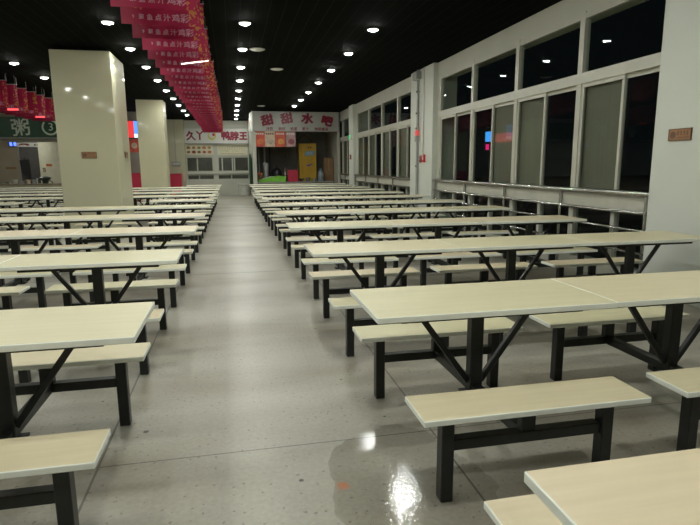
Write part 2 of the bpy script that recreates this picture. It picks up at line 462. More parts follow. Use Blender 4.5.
ORD = ['', 'first', 'second', 'third', 'fourth', 'fifth', 'sixth', 'seventh', 'eighth', 'ninth', 'tenth', 'eleventh', 'twelfth', 'thirteenth', 'fourteenth', 'fifteenth', 'sixteenth']
PITCH, LU = 1.8517, 1.226
proto = make_unit(); used = [False]
def place_unit(x, y, label, group):
    o = copy_tree(proto) if used[0] else proto
    used[0] = True
    o.location = (x, y, 0); o['label'] = label; o['group'] = group
rowdx = {0: 0, 1: .0, 2: -.02, 3: 0, 4: .005, 5: .012, 6: 0, 7: -.02, 8: .0, 9: .01, 10: -.01, 11: 0}
for k in range(0, 12):
    for j in range(3):
        if (k == 0 and j > 0) or (k == 1 and j > 1): continue
        if k == 0: lab = 'nearest cream canteen table, cut off at bottom right corner of the view'
        else: lab = 'cream canteen table with benches right of aisle, %s row from front, %s' % (ORD[k + 1], ('aisle end', 'middle', 'window end')[j])
        place_unit(.604 + LU/2 + j*LU + rowdx[k], 2.5595 + (k-1)*PITCH + random.uniform(-.006, .006), lab, 'canteen tables right of the aisle')
for k in range(1, 12):
    y = 2.5327 + (k-1)*PITCH
    for j in range(9):
        xr = -.4105 - j*LU; xl = xr - LU
        if k == 1 and j > 0: break
        if xr < -.372*(y + .8): break
        if xl < -9.6: break
        if xl < -2.15 and xr > -3.3 and (k == 6 or k == 11): continue
        if xl < -2.15 and xr > -3.3 and k == 10 and False: continue
        pos = 'aisle end' if j == 0 else '%s from aisle' % ORD[j + 1]
        place_unit((xr + xl)/2 + rowdx[k]*.6, y + random.uniform(-.006, .006), 'cream canteen table with benches left of aisle, %s row from front, %s' % (ORD[k], pos), 'canteen tables left of the aisle')

# ------------------------------------------------------------------ ceiling downlights
def make_light():
    r = thing('ceiling_light', 'x', 'ceiling light')
    MB().lathe(((.088, -.012), (.104, -.016), (.116, -.006), (.118, 0), (.088, 0), (.088, -.012)), 24).build('trim_ring', RINGM, r, smooth=True)
    MB().lathe(((.0, -.030), (.035, -.028), (.065, -.021), (.087, -.010), (.087, -.002), (.0, -.002)), 20).build('lens', LENS, r, smooth=True)
    return r
lp = make_light(); lu = [False]
def place_light(x, y, label, z=H):
    o = copy_tree(lp) if lu[0] else lp
    lu[0] = True; o.location = (x, y, z); o.scale = (.84, .84, 1.25); o['label'] = label; o['group'] = 'round downlights in the black ceiling'
rows = ((-1.8, 9.6, 'left of the red banners', 9), (.3, 9.27, 'over the aisle', 10), (2.4, 7.33, 'over the right-hand tables', 9), (-4.5, 13.55, 'beside the first cream pillar', 7))
for x, y0, where, n in rows:
    for k in range(n):
        y = y0 + 1.975*k
        if y > 27.6 or (x > 1 and y > 22.0): continue
        place_light(x, y, 'bright round downlight %s, %s nearest in its row' % (where, ORD[k + 1]))
    k = 1
    while y0 - 1.975*k > -1.5:
        place_light(x, y0 - 1.975*k, 'bright round downlight %s, %s one nearer than its row shows' % (where, ORD[k])); k += 1
for k in range(7): place_light(-8.8, 23.3 - 3.95*k, 'bright round downlight at far left over the stall tables, %s from the stall' % ORD[k + 1])
for x, y, z, lab in ((-.7, 29.5, H, 'added downlight brightening the snack stall behind its serving windows'), (-8.1, 24.1, 2.9, 'added unseen downlight brightening the inside of the stall at far left')):  # lamps added to brighten the dark stall interiors
    place_light(x, y, lab, z)
def dead(x, y, label):
    r = thing('unlit_light', label, 'ceiling light', (x, y, H), 'unlit round fittings in the black ceiling')
    MB().lathe(((.001, -.02), (.11, -.02), (.13, -.008), (.13, 0)), 24).build('cover', RINGM, r, smooth=True)
    MB().lathe(((.13, -.004), (.15, -.008), (.155, 0)), 24).build('trim_ring', GREY, r, smooth=True)
dead(1.13, 13.37, 'unlit pale round ceiling fitting right of the aisle lights')
dead(.58, 11.24, 'unlit round ceiling fitting close to the second aisle downlight')
dead(1.17, 21.32, 'unlit round ceiling fitting far back in front of the drinks kiosk')

# ------------------------------------------------------------------ red banners under the ceiling
BW, BH = .83, .62
def cloth(seed):
    m = MB(); n = 14; nz = 5; rnd = random.Random(seed); ph = rnd.uniform(0, 6)
    V = []
    for t in (0, 1):
        g = []
        for i in range(n + 1):
            x = -BW/2 + BW*i/n; row = []
            for q in range(nz + 1):
                z = -BH*q/nz
                y = .010*math.sin(ph + x*9)*(q/nz) + (.0015 if t else -.0015)
                row.append(m.bm.verts.new((x, y, z)))
            g.append(row)
        V.append(g)
    for i in range(n):
        for q in range(nz):
            a = V[0]; m.bm.faces.new((a[i][q], a[i+1][q], a[i+1][q+1], a[i][q+1]))
            a = V[1]; m.bm.faces.new((a[i][q], a[i][q+1], a[i+1][q+1], a[i+1][q]))
    for i in range(n):
        for q in (0, nz): m.bm.faces.new((V[0][i][q], V[1][i][q], V[1][i+1][q], V[0][i+1][q]))
    for q in range(nz):
        for i in (0, n): m.bm.faces.new((V[0][i][q], V[0][i][q+1], V[1][i][q+1], V[1][i][q]))
    return m
def make_banner(seed):
    r = thing('hanging_banner', 'x', 'banner')
    cloth(seed).build('cloth', BANNER, r, smooth=True)
    d = MB(); d.tube((-BW/2 - .01, 0, .004), (BW/2 + .01, 0, .004), .007, 8)
    for x in (-BW/2, BW/2): d.tube((x, 0, .004), (x, 0, .165), .003, 6)
    d.build('hanging_rod', GREY, r)
    # the row of characters, growing towards the right end
    for q, (s, sz) in enumerate((('9', .052), ('聚', .060), ('鱼', .068), ('点', .074), ('汁', .080), ('鸡', .090), ('彩', .102))):
        text('character', s, sz, BTEXT, r, (-.285 + .085*q + .0012*q*q, -.013, -BH + .082), ext=.001, bold=.0012)
    return r
protos = [make_banner(s) for s in (1, 2, 3)]
uses = [0, 0, 0]
def place_banner(x, y, label, group, i, z=H - .04):
    q = i % 3
    o = copy_tree(protos[q]) if uses[q] else protos[q]
    uses[q] += 1
    o.location = (x, y, z); o['label'] = label; o['group'] = group
NB = 29
for k in range(NB):
    lab = 'red lettered banner hanging across the ceiling left of the aisle, %s' % (('%s nearest' % ORD[k+1]) if k < 15 else ('%s from the far end' % ORD[NB - k]))
    place_banner(-.71 + random.uniform(-.02, .02), 5.45 + .69*k, lab, 'red banners beside the aisle', k, H - .04 - .13*(k/28)**2)
for k in range(9):
    place_banner(-5.62 + random.uniform(-.02, .02), 13.6 + .70*k, 'red banner in the strip left of the first cream pillar, %s nearest' % ORD[k+1], 'red banners over the left-hand tables', k, H - .17)
t = thing('tube_lamp', 'thin white tube lamp slung across the red banners', 'lamp', (-.48, 8.97, 2.985))
MB().tube((-.2, 0, -.03), (.2, 0, .03), .009, 10).build('tube', glow('tube_glow', (1, .95, .85), 2.2), t, smooth=True)
wire = MB(); wire.tube((-.18, 0, -.02), (-.18, 0, .66), .0015, 6); wire.tube((.18, 0, .03), (.18, 0, .66), .0015, 6); wire.build('wire', GREY, t)
for n, (x, y, lab) in enumerate(((-5.24, 15.35, 'red glowing strip hanging under banners at left edge of view'), (-5.27, 17.45, 'red glowing strip hanging under banners next to first cream pillar'))):
    t = thing('light_strip', lab, 'lamp', (x, y, 2.85))
    MB().box(-.12, .12, -.012, .012, -.02, .02, bev=.004).build('tube', glow('red_glow_%d' % n, (1, .08, .10), 1.6), t)
    MB().tube((-.1, 0, .02), (-.1, 0, .81), .0015, 6).tube((.1, 0, .02), (.1, 0, .81), .0015, 6).build('wire', GREY, t)

# ------------------------------------------------------------------ plaques and fittings on the pillars
def plaque(label, loc, w, h, rz):
    r = thing('wall_plaque', label, 'plaque', loc, 'copper plaques on the pillars', rz)
    MB().box(-w/2, w/2, -.012, 0, -h/2, h/2, bev=.003).build('plate', BRASS, r)
    fr = MB()
    for z in (-h/2 + .004, h/2 - .004): fr.box(-w/2, w/2, -.015, -.001, z - .004, z + .004)
    for x in (-w/2 + .004, w/2 - .004): fr.box(x - .004, x + .004, -.015, -.001, -h/2, h/2)
    fr.build('rim', ENGR, r)
    em = MB(); c = (-w*.30, -h*.02)
    em.prism([(c[0] + h*.30*math.cos(a*PI/10), c[1] + h*.30*math.sin(a*PI/10)) for a in range(20)], -.0135, -.011)
    em.build('emblem', ENGR, r)
    g = MB(); rnd = random.Random(3)
    for q in range(4):
        x0 = -w*.07 + q*w*.135; zz = h*.12
        for s in range(3): g.box(x0 - w*.04, x0 + w*.04, -.0135, -.011, zz + (s-1)*h*.11 - .003, zz + (s-1)*h*.11 + .003)
        g.box(x0 - .003, x0 + .003, -.0135, -.011, zz - h*.17, zz + h*.17)
    g.box(-w*.10, w*.40, -.0135, -.011, -h*.27, -h*.22)
    g.build('engraving', ENGR, r)
plaque('small copper plaque on the nearest white pillar at right', (4.47, 4.83, 1.71), .29, .12, -PI/2)
plaque('small copper plaque on the front of the nearest cream pillar', (-2.70, 11.6, 1.66), .27, .12, 0)
plaque('small copper plaque on the aisle side of the nearest cream pillar', (-2.18, 12.45, 1.68), .27, .12, PI/2)

r = thing('fire_alarm', 'red fire alarm box on the middle white pillar', 'fire alarm', (4.476, 12.44, 1.58))
MB().box(-.05, 0, -.07, .07, -.09, .09, bev=.006).build('case', surf('alarm_red', (.55, .03, .04), .4), r)
MB().box(-.054, -.048, -.035, .035, -.03, .03).build('glass_plate', SIGNW, r)
MB().box(-.056, -.048, -.05, .05, .05, .07).build('label_strip', SIGNW, r)
r = thing('hose_reel', 'small round red-rimmed bell beside the alarm box', 'alarm bell', (4.47, 12.68, 1.57))
o = MB().lathe(((.001, .05), (.05, .048), (.085, .03), (.09, 0), (.001, 0)), 20).build('gong', surf('bell_dark', (.22, .06, .05), .4), r, smooth=True); o.rotation_euler = (0, -PI/2, 0)
o = MB().lathe(((.0, .056), (.03, .055), (.03, .048)), 16).build('hub', SIGNW, r, smooth=True); o.rotation_euler = (0, -PI/2, 0)
r.name = 'alarm_bell'
r = thing('conduit_pipe', 'grey vertical pipe with clamps running up the middle white pillar', 'pipe', (4.43, 12.86, 0))
MB().tube((0, 0, .3), (0, 0, H - .01), .03, 12).build('pipe', GREY, r, smooth=True)
for z in (.6, 1.4, 2.3, 2.65, 3.15): MB().box(-.038, .03, -.045, .045, z - .02, z + .02, bev=.004).build('clamp', STEEL, r)
MB().box(-.05, .03, -.06, .06, 1.98, 2.12, bev=.006).build('junction_box', GREY, r)
MB().box(-.045, .028, -.05, .05, 2.13, 2.25, bev=.01).build('alarm_lamp', glow('alarm_lamp', (.9, .10, .10), .35), r)
MB().box(-.10, .03, -.14, .14, 3.42, 3.60, bev=.01).build('bracket_box', GREY, r)
r = thing('conduit_pipe', 'thin white conduit running down to the red alarm box', 'pipe', (4.455, 12.52, 0))
MB().tube((0, 0, 1.64), (0, 0, H - .01), .013, 10).build('pipe', SIGNW, r, smooth=True)
r = thing('exit_sign', 'small green lit exit sign on the farthest white pillar', 'exit sign', (4.47, 20.66, 2.5))
MB().box(-.05, 0, -.13, .13, -.09, .09, bev=.006).build('case', SIGNW, r)
MB().box(-.054, -.049, -.115, .115, -.075, .075).build('panel', glow('exit_green', (.05, .75, .25), .45), r)
r = thing('call_point', 'tiny dark red call point on the farthest white pillar', 'fire alarm', (4.476, 20.68, 1.75))
MB().box(-.04, 0, -.07, .07, -.09, .09, bev=.006).build('case', surf('call_red', (.22, .03, .03), .5), r)
MB().box(-.044, -.038, -.03, .03, -.03, .03).build('glass_plate', GREY, r)

r = thing('junction_box', 'grey box with a cable on the far cream pillar', 'electrical box', (-2.62, 28.0, 1.57))
MB().box(-.19, .19, -.12, 0, -.10, .10, bev=.01).build('case', GREY, r)
MB().box(-.17, .17, -.13, -.115, -.02, .02).build('cover_strip', SIGNW, r)
MB().tube((.0, -.02, .1), (.0, -.02, H - 1.58), .018, 8).build('cable', GREY, r, smooth=True)
r = thing('red_counter', 'red panelled low counter standing before the far cream pillar', 'counter', (-2.68, 27.6, 0))
MB().box(-.30, .30, -.2, .2, 0, 1.08, bev=.008).build('body', REDP, r)
MB().box(-.32, .32, -.22, .22, 1.08, 1.11, bev=.004).build('top', REDP, r)
r = thing('paper_notice', 'tan notice standing beside the red counter', 'notice', (-2.24, 27.6, 0))
MB().box(-.05, .05, -.01, .01, .75, 1.15).build('sheet', PEACH, r)
MB().tube((0, .01, .02), (0, .01, .8), .012, 8).box(-.05, .05, -.09, .09, 0, .02).build('stand', GREY, r)

# ------------------------------------------------------------------ far snack stall (end of the aisle)
X0, X1, YS = -2.2, .86, 28.4
w = MB()
w.box(X0, X1, YS, YS + .15, 0, .78); w.box(X0, X1, YS, YS + .15, 1.04, 1.18); struct(MB().box(X0, X1, YS, YS + .15, 1.90, H).build('wall_stall_upper', WALLW), 'white wall behind the snack stall sign')

for a, b in ((X0, X0 + .05), (X1 - .05, X1), (-.91, -.66)):
    w.box(a, b, YS, YS + .15, .78, 1.04); w.box(a, b, YS, YS + .15, 1.18, 1.90)
struct(w.build('wall_stall', WALLW), 'white front of the snack stall')
struct(MB().box(X0, X1, YS - .07, YS, 1.06, 1.16, bev=.01).build('trim_1', WALLW))
struct(MB().box(X0, X1, YS + .15, YF, .0, .06).build('trim_2', DARKWALL))
root = bpy.data.objects.new('window_5', None); COL.objects.link(root); root.location = (0, YS + .06, 0); struct(root)
f = MB()
for x in (-1.665, -.46, .14, .04, -.91, -.66): f.box(x - .03, x + .03, -.03, .03, 1.18, 1.90)
for x in (-1.6, -.03): f.box(x - .03, x + .03, -.03, .03, .78, 1.04)
for z in (1.2, 1.88, .80, 1.02): f.box(X0, X1, -.03, .03, z - .02, z + .02)
f.build('window_frame', FRAME, root)
for a, b in ((X0 + .05, -1.69), (-1.63, -.91), (-.66, -.49), (-.43, .01), (.07, .11), (.17, X1 - .05)):
    MB().box(a, b, -.003, .003, 1.22, 1.86).build('pane', GLASS, root)
for a, b in ((X0 + .05, -1.63), (-1.57, -.91), (-.66, -.06), (0, X1 - .05)):
    MB().box(a, b, -.003, .003, .82, 1.0).build('pane', GLASS, root)
sg = thing('shop_sign', 'white fascia sign with crimson characters over the snack stall at aisle end', 'sign', (-.67, YS, 2.9))
MB().box(-1.53, 1.53, -.16, 0, -.34, .36, bev=.01).build('panel', SIGNW, sg)
MB().box(-1.53, 1.53, -.18, .0, -.38, -.34).build('lower_trim', GREY, sg)
for s, x, z, sz in (('久', -1.22, .02, .46), ('丫', -.80, .03, .46), ('鸭', .44, .03, .44), ('脖', .86, .02, .44), ('王', 1.29, .02, .42)):
    text('character', s, sz, SIGNR, sg, (x, -.172, z), ext=.012, bold=.022)
lg = MB()
c = (-.22, .02)
lg.prism([(c[0] + .20*math.cos(a*PI/12), c[1] + .20*math.sin(a*PI/12)) for a in range(24)], -.175, -.158)
lg = lg.build('round_emblem', surf('emblem_yellow', (.58, .55, .10), .4), sg)
MB().prism([(c[0] + .14*math.cos(a), c[1] + .03 + .14*math.sin(a)) for a in [k*PI/12 for k in range(24)]], -.182, -.174).build('emblem_disc', SIGNW, lg)
MB().prism([(c[0] + .08 + .065*math.cos(a), c[1] + .05 + .065*math.sin(a)) for a in [k*PI/8 for k in range(16)]], -.188, -.181).build('emblem_spot', REDP, lg)
mb = thing('menu_board', 'cream picture menu with ten dishes under the snack stall sign', 'menu', (-1.53, YS - .001, 2.26))
MB().box(-.66, .66, -.03, 0, -.26, .26).build('panel', CREAMP, mb)
fc = [(.30, .14, .07), (.34, .18, .06), (.30, .22, .10), (.55, .22, .08), (.38, .25, .10), (.32, .12, .05), (.25, .05, .03), (.18, .12, .05), (.50, .08, .07), (.48, .20, .10)]
for q, cc in enumerate(fc):
    x = -.52 + (q % 5)*.25; z = .09 - (q // 5)*.21; rr = .085 if q % 3 else .10
    MB().prism([(x + rr*math.cos(a*PI/8)*(1 + .12*math.sin(3*a + q)), z + rr*.75*math.sin(a*PI/8)) for a in range(16)], -.036, -.029).build('food_picture', surf('dish_%d' % q, cc, .5, var=.4, scale=14), mb)
mb = thing('menu_board', 'pale yellow menu with columns of small writing beside the picture menu', 'menu', (.10, YS - .001, 2.26))
MB().box(-.76, .70, -.03, 0, -.26, .26).build('panel', CREAMP, mb)
g = MB(); rnd = random.Random(11)
for cx in range(16):
    x = -.68 + cx*.083
    for q in range(rnd.randint(4, 6)):
        z = .17 - q*.055
        g.box(x - .014, x + .014, -.033, -.029, z - .016, z - .008); g.box(x - .014, x + .014, -.033, -.029, z + .006, z + .013); g.box(x - .004, x + .004, -.033, -.029, z - .02, z + .018)
g.box(-.62, .55, -.033, -.029, -.215, -.195)
g.build('writing', surf('olive_print', (.32, .29, .14), .5), mb)
# white round planter before the stall, green curtain at the kiosk side
pl = thing('planter', 'white round tub standing on the floor at the end of the aisle', 'planter', (.56, 27.75, 0))
MB().lathe(((.001, .0), (.22, 0), (.25, .03), (.27, .5), (.30, .52), (.30, .57), (.26, .57), (.25, .52), (.001, .5)), 28).build('tub', surf('white_tub', (.58, .58, .53), .4), pl, smooth=True)
MB().lathe(((.001, .53), (.12, .55), (.24, .52)), 16).build('soil', surf('dark_soil', (.03, .03, .02), .9), pl, smooth=True)
cv = thing('curtain', 'dark green hanging curtain between snack stall and drinks kiosk', 'curtain', (.83, 25.0, 0))
m = MB(); pts = []
for k in range(41): pts.append((-.02 + .02*math.sin(k*1.25), -.7 + 1.5*k/40))
A = [m.bm.verts.new((x, y, .45)) for x, y in pts]; B = [m.bm.verts.new((x, y, 1.95)) for x, y in pts]
A2 = [m.bm.verts.new((x + .006, y, .45)) for x, y in pts]; B2 = [m.bm.verts.new((x + .006, y, 1.95)) for x, y in pts]
for k in range(40):
    m.bm.faces.new((A[k], A[k+1], B[k+1], B[k])); m.bm.faces.new((A2[k+1], A2[k], B2[k], B2[k+1]))
    m.bm.faces.new((A[k], A2[k], A2[k+1], A[k+1])); m.bm.faces.new((B[k], B[k+1], B2[k+1], B2[k]))
for k in (0, 40): m.bm.faces.new((A[k], B[k], B2[k], A2[k]))
m.build('cloth', CURT, cv, smooth=True)
MB().tube((-.02, -.75, 1.965), (-.02, .85, 1.965), .015, 10).build('curtain_rod', STEEL, cv, smooth=True)

# ------------------------------------------------------------------ drinks kiosk on the right
KX0, KX1, KY = .88, 4.49, 23.3
w = MB()
w.box(KX0, KX0 + .10, KY + .02, 28.4, 0, H)                # left partition
struct(w.build('wall_kiosk_left', WALLW), 'white side partition of the drinks kiosk')
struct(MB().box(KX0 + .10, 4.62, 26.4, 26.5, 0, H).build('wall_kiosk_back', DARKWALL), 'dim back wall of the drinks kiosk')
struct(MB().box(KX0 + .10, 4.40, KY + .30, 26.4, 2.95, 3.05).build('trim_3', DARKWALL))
struct(MB().box(KX0 - .02, KX0 + .14, KY - .12, KY + .02, 0, H - .85).build('trim_4', WALLW))
SIGNK = surf('dimmed_white_sign_panel', (.40, .40, .375), .35, var=.03)  # darker copy of the white panel, the kiosk's dimness put into its colour
ks = thing('shop_sign', 'white fascia sign with four brush characters over the drinks kiosk', 'sign', (2.69, KY, 3.22))
MB().box(-1.80, 1.80, -.16, .02, -.38, .42, bev=.01).build('panel', SIGNK, ks)
for s, x, z, sz, tl in (('甜', -1.19, .07, .44, -.22), ('甜', -.39, .15, .44, -.18), ('水', .47, .15, .44, .12), ('吧', 1.30, .05, .42, .25)):
    text('character', s, sz, SIGNR, ks, (x, -.172, z), ext=.012, bold=.026, tilt=tl, sx=1.15)
for s, x in (('冷饮', -1.10), ('热饮', -.60), ('奶茶', -.10), ('果汁', .38), ('休闲食品', 1.05)):
    text('small_lettering', s, .145, INK, ks, (x, -.165, -.275), ext=.004, bold=.004)
struct(MB().box(4.46, 4.575, KY + .05, 26.4, 0, H).build('wall_kiosk_right', WALLW))
# the sign turns the corner on the aisle side with a narrow red panel
sr = thing('side_sign', 'narrow red and white sign on the aisle side of the kiosk', 'sign', (.86, KY + .45, 3.2))
MB().box(-.05, .02, -.4, .4, -.38, .40, bev=.006).build('panel', SIGNW, sr)
for q in range(2): MB().box(-.056, -.049, -.30 + q*.36, -.06 + q*.36, -.12, .14).build('mark', REDP, sr)
posters = ((1.18, REDPOST, 'scarlet', 'orange dish', 'leftmost'), (1.59, PEACH, 'cream', 'drink glasses', 'second'), (2.02, surf('coral_poster_print', (.62, .10, .05), .5, var=.25, scale=6), 'coral', 'golden cup', 'third'), (2.45, MAUVE, 'pale pink', 'dark base', 'rightmost'))
for q, (x, m, cn, what, pn) in enumerate(posters):
    p = thing('menu_poster', '%s %s poster hanging under the drinks kiosk sign' % (cn, pn), 'poster', (x, KY - .09, 2.53), 'menu posters under the kiosk sign')
    MB().box(-.205, .205, -.012, .012, -.31, .31).build('sheet', m, p)
    rr = .13
    MB().prism([(.02 + rr*math.cos(a*PI/8), -.10 + rr*.9*math.sin(a*PI/8)) for a in range(16)], -.017, -.011).build('picture', (ORANGE, surf('glass_print', (.48, .40, .32), .5, var=.4, scale=12), surf('gold_print', (.66, .30, .08), .5, var=.3, scale=10), surf('maroon_print', (.25, .07, .09), .5, var=.3, scale=10))[q], p)
    h = MB()
    for k in range(4): h.box(-.16 + k*.085, -.10 + k*.085, -.016, -.011, .18, .25)
    h.build('heading', (SIGNW, ENGR, SIGNW, SIGNW)[q], p)
ct = thing('kiosk_counter', 'dark serving counter running across the front of the drinks kiosk', 'counter', (2.55, KY + .62, 0))
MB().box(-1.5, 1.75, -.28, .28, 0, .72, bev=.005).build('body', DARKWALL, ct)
MB().box(-1.52, 1.77, -.32, .32, .72, .76, bev=.006).build('worktop', GREY, ct)
CZ = .762; CY = KY + .6
gt = thing('food_tray', 'lime green and white tray at the left end of the kiosk counter', 'tray', (1.66, CY - .05, CZ))
MB().prism([(-.56, 0), (.58, 0), (.60, .22), (.30, .26), (-.1, .20), (-.40, .12), (-.58, .10)], -.2, -.0).build('tray_body', LGREEN, gt)
MB().prism([(-.40, .125), (-.12, .20), (.10, .232), (.10, .245), (-.14, .225), (-.42, .15)], -.18, -.02).build('liner', SIGNW, gt)
rb = thing('red_box', 'crimson upright box on the kiosk counter right of the green tray', 'box', (2.56, CY - .08, CZ))
MB().box(-.215, .215, -.16, .16, 0, .47, bev=.012).build('body', REDP, rb)
MB().box(-.222, .222, -.167, .167, .45, .50, bev=.008).build('lid', REDP, rb)
ds = thing('drink_dispenser', 'small silver canister standing beside the crimson box', 'dispenser', (2.265, CY + .20, CZ))
MB().lathe(((.001, 0), (.075, 0), (.08, .02), (.08, .46), (.06, .52), (.001, .54)), 20).build('canister', STEEL, ds, smooth=True)
MB().lathe(((.001, .54), (.03, .54), (.032, .60), (.001, .61)), 12).build('cap', surf('pink_cap', (.65, .35, .32), .4), ds, smooth=True)
jr = thing('juice_blender', 'grey blender jug behind the left end of the green tray', 'blender', (1.44, CY + .17, CZ))
MB().lathe(((.001, 0), (.12, 0), (.13, .03), (.10, .26), (.001, .26)), 20).build('motor_base', GREY, jr, smooth=True)
MB().lathe(((.001, .26), (.09, .26), (.13, .72), (.135, .74), (.10, .80), (.001, .82)), 20).build('jug', surf('clear_grey_jug', (.42, .43, .42), .15), jr, smooth=True)
MB().tube((.11, 0, .40), (.20, 0, .45), .014, 8).tube((.20, 0, .45), (.20, 0, .64), .014, 8).tube((.20, 0, .64), (.12, 0, .68), .014, 8).build('handle', BLK, jr, smooth=True)
up = thing('drinks_urn', 'black round urn with a lid behind the green tray', 'urn', (1.90, CY + .21, CZ))
MB().lathe(((.001, 0), (.19, 0), (.22, .05), (.23, .40), (.20, .50), (.10, .58), (.001, .60)), 24).build('body', BLK, up, smooth=True)
MB().lathe(((.001, .60), (.03, .60), (.045, .65), (.03, .69), (.001, .70)), 14).build('lid_knob', BLK, up, smooth=True)
MB().tube((0, .19, .12), (0, .235, .12), .02, 10).tube((0, .232, .12), (0, .232, .06), .014, 8).build('tap', STEEL, up, smooth=True)
bk = thing('fruit_basket', 'orange-brown basket of fruit at the far left of the kiosk counter', 'basket', (1.16, CY + .15, CZ))
MB().lathe(((.001, 0), (.09, 0), (.13, .10), (.135, .30), (.12, .30), (.001, .28)), 18).build('basket', CARD, bk, smooth=True)
for q, (dx, dy) in enumerate(((-.05, -.05), (.06, -.04), (0, .06))):
    MB().lathe([(max(.0, .065*math.sin(a*PI/8)), .33 - .065*math.cos(a*PI/8)) for a in range(9)], 14, (dx, dy, 0)).build('fruit', ORANGE, bk, smooth=True)
yc = thing('yellow_cabinet', 'tall yellow drinks cabinet standing inside the kiosk', 'cabinet', (3.36, 24.75, 0))
MB().box(-.39, .37, -.02, .50, .04, 2.42, bev=.015).build('body', YEL, yc)
dr = MB().box(-.30, .38, -.07, -.02, .10, 2.42, bev=.012).build('door', YEL, yc)
MB().box(-.26, -.235, -.10, -.07, 1.0, 1.5, bev=.005).build('handle', surf('olive_handle', (.42, .28, .02), .4), dr)
lb = MB().prism([(-.13, 1.86), (.29, 1.90), (.30, 2.10), (-.12, 2.06)], -.076, -.069).build('blue_label', BLUEP, dr)
text('logo_lettering', '冰饮', .15, SIGNW, dr, (.08, -.078, 1.98), ext=.002, bold=.004)
MB().prism([(-.06, 1.42), (.02, 1.40), (.20, 1.48), (.20, 1.54), (.0, 1.48), (-.06, 1.48)], -.076, -.069).build('lower_label', surf('violet_print', (.20, .14, .36), .4), dr)
g = MB(); g.box(.0, .06, -.076, -.069, 2.20, 2.26); g.box(.10, .16, -.076, -.069, 2.21, 2.27); g.build('small_mark', ENGR, dr)
for x in (-.3, .3):
    for y in (.05, .44): MB().tube((x, y, 0), (x, y, .05), .025, 10).build('foot', BLK, yc)
cd = thing('wall_hanging', 'dark triangular cord hung on kiosk wall above yellow cabinet', 'cord', (3.42, 26.38, 2.62))
MB().tube((-.38, 0, -.05), (0, 0, .26), .012, 8).tube((.38, 0, -.05), (0, 0, .26), .012, 8).build('cord', surf('red_cord', (.16, .03, .03), .7), cd)
MB().tube((0, -.02, .26), (0, .02, .26), .02, 8).build('hook', STEEL, cd)
bx = thing('cardboard_box', 'tall brown cardboard carton at the right end of the kiosk', 'carton', (4.23, CY + .52, 0))
MB().box(-.22, .22, -.16, .16, 0, 1.78, bev=.03, seg=2).build('carton', CARD, bx)
MB().box(-.03, .03, -.164, .164, 1.2, 1.783).build('tape', surf('tan_tape', (.34, .22, .11), .4), bx)
wb = thing('water_bottle', 'bluish water barrel on the counter beside the brown carton', 'bottle', (3.83, CY + .15, CZ))
MB().lathe(((.001, 0), (.12, 0), (.13, .02), (.13, .14), (.122, .16), (.13, .18), (.13, .34), (.10, .42), (.04, .46), (.04, .52), (.001, .52)), 20).build('bottle', surf('pale_blue_plastic', (.28, .34, .38), .2), wb, smooth=True)
MB().lathe(((.045, .50), (.045, .55), (.001, .55)), 14).build('cap', BLUEP, wb, smooth=True)
for q, (x, c, hh, lab) in enumerate(((2.93, (.10, .06, .05), .13, 'dark brown bowl on the counter just right of the crimson box'), (3.22, (.22, .22, .20), .17, 'grey bowl on the counter below the yellow cabinet'), (3.52, (.33, .34, .32), .12, 'pale wide bowl on the counter right of the yellow cabinet'))):
    b = thing('bowl', lab, 'bowl', (x, CY - .05, CZ), 'bowls on the kiosk counter')
    MB().lathe(((.001, 0), (.06, 0), (.07, .02), (.13, hh), (.12, hh), (.06, .03), (.001, .025)), 20).build('bowl', surf('bowl_%d' % q, c, .3), b, smooth=True)
sh = thing('wall_shelf', 'narrow shelf on the back wall of the drinks kiosk', 'shelf', (2.2, 26.4, 2.05))
MB().box(-.55, .55, -.25, 0, -.02, .02).build('board', TAN, sh)
for x in (-.4, .4): MB().prism([(x - .01, -.02), (x + .01, -.02), (x + .01, -.2), (x - .01, -.2)], -.2, 0).build('bracket', GREY, sh)
for q, x in enumerate((1.16, 1.42, 1.66)):
    p = thing('support_pole', ('pale upright pole inside the kiosk, behind the scarlet poster', 'pale upright pole inside the kiosk, behind the cream poster', 'dark upright pole inside the kiosk, behind the coral poster')[q], 'pole', (x + .04, 25.2, 0))
    MB().tube((0, 0, .01), (0, 0, 2.94), .035, 12).build('pole', (SIGNW, SIGNW, BLK)[q], p, smooth=True)
    MB().box(-.07, .07, -.07, .07, 0, .012).build('foot_plate', GREY, p)

# ------------------------------------------------------------------ congee stall at far left
LY = 22.9
w = MB()
w.box(XL, -4.4, LY + .02, LY + .25, 2.39, 2.54)
struct(w.build('trim_5', DARKWALL), 'dark beam under the green sign')
struct(MB().box(XL, -4.4, 25.6, 25.75, 0, H).build('wall_stall_back', TAN), 'tan back wall of the congee stall')
struct(MB().box(-7.78, -4.4, 25.05, 25.2, 0, H).build('wall_stall_side', surf('cream_stall_wall', (.66, .62, .47), .5, var=.05)), 'cream wall inside the congee stall')
struct(MB().box(-4.4, -4.2, LY, 30.4, 0, H).build('wall_stall_end', WALLW))
struct(MB().box(XL, -4.4, LY + .3, 25.6, 2.9, 3.0).build('trim_6', DARKWALL))
d = struct(MB().box(-8.66, -7.80, 25.54, 25.6, 0, 2.28).build('door_1', surf('dark_door', (.10, .09, .085), .4)))
MB().box(-8.72, -8.66, 25.50, 25.6, 0, 2.34).box(-7.80, -7.74, 25.50, 25.6, 0, 2.34).box(-8.72, -7.74, 25.50, 25.6, 2.28, 2.34).build('door_frame', DARKWALL, d)
gs = thing('shop_sign', 'green fascia sign with pale characters over the stall at far left', 'sign', (-7.5, LY, 2.91))
MB().box(-2.9, 2.9, -.14, .02, -.37, .37, bev=.008).build('panel', GREEN, gs)
MB().box(-2.9, 2.9, -.15, .02, -.40, -.37).build('lower_trim', GREY, gs)
text('character', '粥', .66, PALE, gs, (-.08, -.146, 0), ext=.01, bold=.008, tilt=-.08)
